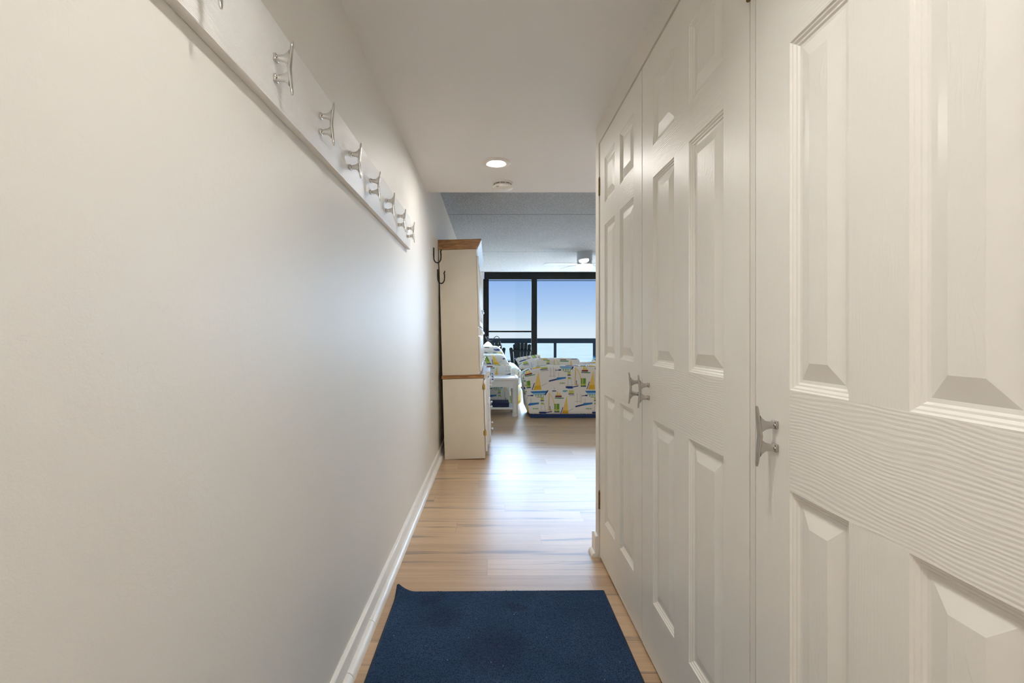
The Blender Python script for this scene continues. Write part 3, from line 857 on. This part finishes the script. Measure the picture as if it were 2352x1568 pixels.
# adirondack chairs, seen from behind
def slat(m, c0, c1, w0, w1, th, rot_x, top_r):
    pass
def adirondack(label, x, y):
    t_ = thing('adirondack_chair', label, 'chair', (x, y, -.04), (0, 0, 0), 'dark chairs on the balcony')
    lean = R(22)
    # back: seven fanned slats with round tops
    for k in range(7):
        q = k - 3
        bx = q * .058; tx = q * .082; top = .80 - .011 * q * q - (0.03 if abs(q) == 3 else 0)
        secs = []
        w0, w1 = .028, .0395
        outline = []
        n = 10
        for s in range(n + 1): outline.append((bx - w0 + (tx - w1 - bx + w0) * s / n, (top - .036) * s / n))
        for s in range(1, 9):
            a = math.pi - math.pi * s / 9; outline.append((tx + w1 * math.cos(a), top - .036 + .036 * math.sin(a)))
        for s in range(n, -1, -1): outline.append((bx + w0 + (tx + w1 - bx - w0) * s / n, (top - .036) * s / n))
        m = MB()
        def T(u, v, w): return (u, w - math.sin(lean) * v, .26 + math.cos(lean) * v)
        m.loft([[T(u, v, 0) for u, v in outline], [T(u, v, .018) for u, v in outline]])
        m.build('back_slat', M['chair_green'], t_)
    for v, hw in ((.60, .27), (.26, .25)):
        m = MB(); m.box(-hw, hw, -.020, -.001, -.022, .022, .004, mat=Matrix.Translation((0, -math.sin(lean) * v, .26 + math.cos(lean) * v)) @ Matrix.Rotation(lean, 4, 'X'))
        m.build('back_brace', M['chair_green'], t_)
    for k in range(5):
        m = MB(); m.box(-.26, .26, .03 + k * .095, .115 + k * .095, .27 + k * .022, .288 + k * .022, .004); m.build('seat_slat', M['chair_green'], t_)
    for s in (-1, 1):
        m = MB(); m.box(s * .27 - .011, s * .27 + .011, .46, .55, 0, .56, .004); m.build('front_leg', M['chair_green'], t_)
        m = MB(); m.loft([[(s * .245 - .011, y_, z_) for y_, z_ in ((-.42, 0), (-.30, 0), (.55, .28), (.55, .37))], [(s * .245 + .011, y_, z_) for y_, z_ in ((-.42, 0), (-.30, 0), (.55, .28), (.55, .37))]]); m.build('rear_leg', M['chair_green'], t_)
        m = MB(); m.box(s * .283 - .038, s * .283 + .038, -.22, .60, .56, .58, .006); m.build('armrest', M['chair_green'], t_)
    return t_
adirondack('dark green slatted lawn chair on the balcony, right one next to the window post', .685, 11.25)
adirondack('dark green slatted lawn chair on the balcony, left one behind the black lamp', .03, 11.25)

# ------------------------------------------------------------------ sofas
U0 = (1560 - 779) * 0.001114      # places the print as on the photographed sofa
def on_back(): return (0.914, -0.817)
so = thing('sofa', 'sailboat print sofa with its back to the hall, navy base on the floor', 'sofa', (1.4, 7.0, 0))
def L1(lo, hi): return (lo[0] - 1.4, lo[1] - 7.0, lo[2]), (hi[0] - 1.4, hi[1] - 7.0, hi[2])
uvb = (0.897 - 1.4, -0.707)
def bow(Q):
    Q = Q.copy(); x = Q[:, 0] + 1.4
    k = np.clip((0.75 - x) / 0.25, 0, 1); kk = np.clip((0.80 - x) / 0.32, 0, 1); Q[:, 2] -= .075 * kk ** 1.6 * np.clip((Q[:, 2] - .3) / .38, 0, 1); Q[:, 0] -= k * 0.07 * np.clip(Q[:, 2] / .66, 0, 1) ** 1.3
    return Q
lo, hi = L1((.49, 6.545, .045), (2.05, 6.79, .705)); soft_box('backrest', so, lo, hi, .05, .0036, bow, uvb)
lo, hi = L1((.475, 6.60, .045), (.70, 7.29, .665)); soft_box('armrest', so, lo, hi, .08, .010, bow, uvb)
lo, hi = L1((1.86, 6.60, .045), (2.07, 7.29, .665)); soft_box('armrest', so, lo, hi, .08, .02, None, uvb)
lo, hi = L1((.60, 6.70, .06), (1.96, 7.27, .30)); soft_box('seat_base', so, lo, hi, .04, .02, None, uvb)
for a, b in ((.60, 1.225), (1.235, 1.86)):
    lo, hi = L1((a, 6.78, .29), (b, 7.30, .46)); soft_box('seat_cushion', so, lo, hi, .06, .02, None, uvb, .015)
    lo, hi = L1((a, 6.78, .46), (b, 6.98, .785 if a < 1 else .735)); soft_box('back_cushion', so, lo, hi, .04, .006, None, (uvb[0] + .1, uvb[1] + .2), .008)
m = MB(); lo, hi = L1((.52, 6.565, .0), (2.03, 7.25, .062)); m.box(lo[0], hi[0], lo[1], hi[1], lo[2], hi[2], .01)
m.build('base', M['navy_plinth'], so)
pillow('throw_pillow', 'sailboat print pillow with a raised corner on left arm of the right-hand sofa', (.56, 7.14, .722), (R(-60), R(-8), R(8)), .40, .30, .11, (.1, .05), 'loose pillows')
pillow('throw_pillow', 'sailboat print pillow at right end of the sofa back, beside the hall corner', (1.545, 7.14, .655), (R(-6), R(25), 0), .245, .245, .10, (-.25, -.12), 'loose pillows')

s2 = thing('sofa', 'sailboat print sofa along the left wall, behind the white end table', 'sofa', (0, 8.32, 0))
def L2(lo, hi): return (lo[0], lo[1] - 8.2, lo[2]), (hi[0], hi[1] - 8.2, hi[2])
uv2 = (.33, -.72)
lo, hi = L2((-.43, 7.28, .05), (.465, 9.12, .345)); soft_box('seat_base', s2, lo, hi, .09, .012, None, uv2, .01)
lo, hi = L2((-.43, 7.20, .05), (.30, 7.40, .665)); soft_box('armrest', s2, lo, hi, .05, .006, None, uv2)
lo, hi = L2((-.43, 9.00, .05), (.30, 9.20, .665)); soft_box('armrest', s2, lo, hi, .05, .02, None, uv2)
lo, hi = L2((-.20, 7.26, .335), (.475, 8.2, .61)); soft_box('seat_cushion', s2, lo, hi, .115, .012, None, (uv2[0] + .2, uv2[1] + .3), .01)
lo, hi = L2((-.20, 8.21, .335), (.475, 9.12, .60)); soft_box('seat_cushion', s2, lo, hi, .115, .02, None, uv2, .01)
lo, hi = L2((-.44, 7.30, .30), (-.16, 9.12, .80)); soft_box('backrest', s2, lo, hi, .08, .02, None, uv2)
def recline(Q):
    Q = Q.copy(); Q[:, 0] -= (Q[:, 2] - .60) * .50
    return Q
lo, hi = L2((-.12, 7.32, .58), (.30, 8.08, .805)); soft_box('back_cushion', s2, lo, hi, .06, .007, recline, (uv2[0] + .4, uv2[1] + .1), .008)
lo, hi = L2((-.12, 8.10, .58), (.30, 8.98, .915)); soft_box('back_cushion', s2, lo, hi, .07, .010, recline, (uv2[0] + .1, uv2[1] - .1), .012)

# ------------------------------------------------------------------ end table with a navy box on its shelf
et = thing('end_table', 'whitewashed rattan end table with lower shelf beside the hutch', 'end table', (.10, 6.92, 0))
m = MB()
m.box(-.265, .265, -.27, .27, .500, .517, .006)
for (a, b, c, d) in ((-.272, .272, -.278, -.240), (-.272, .272, .240, .278), (-.272, -.234, -.24, .24), (.234, .272, -.24, .24)):
    m.box(a, b, c, d, .493, .529, .012, 3)
m.build('tabletop', M['white_wash'], et)
m = MB()
for sg in (-1, 1):
    poly = [(-.24, .495), (.24, .495), (.24, .388), (.165, .388), (.150, .396), (.138, .404), (-.138, .404), (-.150, .396), (-.165, .388), (-.24, .388)]
    m.prism(poly, 'y', sg * .245 - .010, sg * .245 + .010); m.prism(poly, 'x', sg * .238 - .010, sg * .238 + .010)
m.build('apron', M['white_wash'], et)
for sx in (-1, 1):
    for sy in (-1, 1):
        m = MB()
        m.lathe([(.036, 0), (.040, .004), (.039, .03), (.043, .034), (.043, .040), (.039, .043), (.043, .047), (.043, .053), (.038, .057), (.037, .185), (.042, .189), (.042, .195), (.038, .199), (.042, .203), (.042, .209), (.038, .213), (.042, .217), (.042, .222), (.037, .226), (.038, .41), (.043, .42), (.043, .493)], (sx * .222, sy * .232, 0), 24)
        m.build('leg', M['white_wash'], et)
m = MB(); m.box(-.24, .24, -.25, .25, .098, .124, .005); m.build('lower_shelf', M['white_wash'], et)
nb = thing('storage_box', 'flat navy blue box lying on lower shelf of the white end table', 'box', (.085, 6.88, .126))
m = MB(); m.box(-.16, .155, -.19, .17, 0.0, .044, .012, 3); m.build('box_body', M['navy_cloth'], nb)
m = MB(); m.box(-.163, .158, -.193, .173, .040, .058, .008, 3); m.build('lid', M['navy_cloth'], nb)

# ------------------------------------------------------------------ black gooseneck floor lamp
lp = thing('floor_lamp', 'black gooseneck floor lamp with two lit heads at far end of the left sofa', 'lamp', (-.08, 9.42, 0))
m = MB(); m.lathe([(.001, 0), (.13, 0), (.13, .012), (.11, .02), (.015, .026), (.001, .028)], (0, 0, 0), 32); m.build('base', M['black'], lp)
m = MB(); m.lathe([(.011, .02), (.011, 1.03), (.018, 1.04), (.018, 1.085), (.004, 1.095)], (0, 0, 0), 16); m.build('pole', M['black'], lp)
m = MB(); m.tube([(0, 0, 1.03), (.06, -.03, 1.00), (.10, -.05, 1.03), (.14, -.07, 1.075), (.175, -.08, 1.095), (.205, -.09, 1.09), (.228, -.10, 1.06), (.235, -.10, 1.02), (.235, -.10, .995)], .007, 10); m.build('gooseneck', M['black'], lp)
m = MB(); m.tube([(0, 0, 1.05), (-.03, -.06, 1.08), (-.03, -.14, 1.07), (.0, -.20, 1.02), (.005, -.22, .985)], .007, 10); m.build('gooseneck', M['black'], lp)
m = MB(); m.lathe([(.012, 1.0), (.020, .99), (.024, .95), (.036, .90), (.034, .90), (.020, .945), (.001, .96)], (.235, -.10, 0), 20); hd = m.build('lamp_head', M['black'], lp)
m = MB(); m.lathe([(.001, .945), (.012, .93), (.018, .912), (.012, .898), (.001, .893)], (.235, -.10, 0), 16); m.build('bulb', M['spot_bulb'], hd)
m = MB(); m.lathe([(.014, .99), (.040, .97), (.085, .92), (.095, .87), (.090, .83), (.001, .82)], (.012, -.23, 0), 28); m.build('glass_shade', M['bulb'], lp)

# ------------------------------------------------------------------ sky and sun
wd = bpy.data.worlds.new('sky'); SC.world = wd; wd.use_nodes = True
nt = wd.node_tree; ns = nt.nodes; ns.clear(); lk = nt.links
tc = ns.new('ShaderNodeTexCoord'); sp = ns.new('ShaderNodeSeparateXYZ'); lk.new(tc.outputs['Generated'], sp.inputs[0])
rp = ns.new('ShaderNodeValToRGB'); mr = ns.new('ShaderNodeMapRange'); mr.inputs['From Max'].default_value = 0.5
lk.new(sp.outputs[2], mr.inputs['Value']); lk.new(mr.outputs[0], rp.inputs[0])
E = rp.color_ramp.elements
def lin(*c): return tuple(s2l(*c)) + (1.0,)
E[0].position = 0.0; E[0].color = lin(226, 238, 250)
E[1].position = 1.0; E[1].color = (0.75, 0.85, 1.0, 1)
for ps, c in ((0.03, lin(220, 235, 250)), (0.07, lin(200, 223, 248)), (0.13, lin(178, 207, 245)), (0.22, lin(152, 187, 240)), (0.26, lin(146, 182, 238)), (0.45, (0.42, 0.66, 1.0, 1))):
    e = E.new(ps); e.color = c
st = ns.new('ShaderNodeMapRange'); st.interpolation_type = 'SMOOTHSTEP'
for k_, v_ in (('From Min', 0.121), ('From Max', 0.215), ('To Min', 1.0), ('To Max', 22.0)): st.inputs[k_].default_value = v_
lk.new(sp.outputs[2], st.inputs['Value'])
bg = ns.new('ShaderNodeBackground'); wo = ns.new('ShaderNodeOutputWorld')
# brighter sky added right of the window view, unseen, for glare and daylight
dv = ns.new('ShaderNodeMath'); dv.operation = 'ARCTAN2'; lk.new(sp.outputs[0], dv.inputs[0]); lk.new(sp.outputs[1], dv.inputs[1])
az = ns.new('ShaderNodeMapRange'); az.interpolation_type = 'SMOOTHSTEP'
for k_, v_ in (('From Min', 0.215), ('From Max', 0.40), ('To Min', 1.0), ('To Max', 28.0)): az.inputs[k_].default_value = v_
lk.new(dv.outputs[0], az.inputs['Value'])
mxx = ns.new('ShaderNodeMath'); mxx.operation = 'MAXIMUM'; lk.new(st.outputs[0], mxx.inputs[0]); lk.new(az.outputs[0], mxx.inputs[1])
a01 = ns.new('ShaderNodeMapRange'); a01.inputs['From Min'].default_value = 1.0; a01.inputs['From Max'].default_value = 6.0
lk.new(az.outputs[0], a01.inputs['Value'])
cm = ns.new('ShaderNodeMix'); cm.data_type = 'RGBA'; lk.new(a01.outputs[0], cm.inputs[0]); lk.new(rp.outputs[0], cm.inputs[6]); cm.inputs[7].default_value = (0.50, 0.72, 1.0, 1)
lk.new(cm.outputs[2], bg.inputs[0]); lk.new(mxx.outputs[0], bg.inputs[1]); lk.new(bg.outputs[0], wo.inputs[0])

sun = bpy.data.lights.new('sun', 'SUN'); sun.energy = 17.0; sun.angle = R(1); sun.color = (0.86, 0.93, 1.0)
sl = bpy.data.objects.new('sun', sun); COL.objects.link(sl); sl.rotation_euler = (R(-21), 0, R(-6)); sl.location = (0, -20, 40)

# ------------------------------------------------------------------ camera
cam = bpy.data.cameras.new('camera'); co = bpy.data.objects.new('camera', cam); COL.objects.link(co)
co.location = (0, 0, 1.095); co.rotation_euler = (R(90), 0, 0)
cam.sensor_fit = 'HORIZONTAL'; cam.sensor_width = 36; cam.lens = 1125 / 2352 * 36
cam.shift_x = 47 / 2352; cam.shift_y = -12 / 2352
cam.clip_start = 0.02; cam.clip_end = 20000
SC.camera = co

SC.view_settings.view_transform = 'Standard'
SC.view_settings.look = 'None'
SC.view_settings.gamma = 1.0
SC.view_settings.exposure = 0.0
SC.view_settings.use_curve_mapping = False
SC.cycles.max_bounces = 14; SC.cycles.diffuse_bounces = 8; SC.cycles.transparent_max_bounces = 12
SC.cycles.use_denoising = True
SC.cycles.sample_clamp_indirect = 8.0
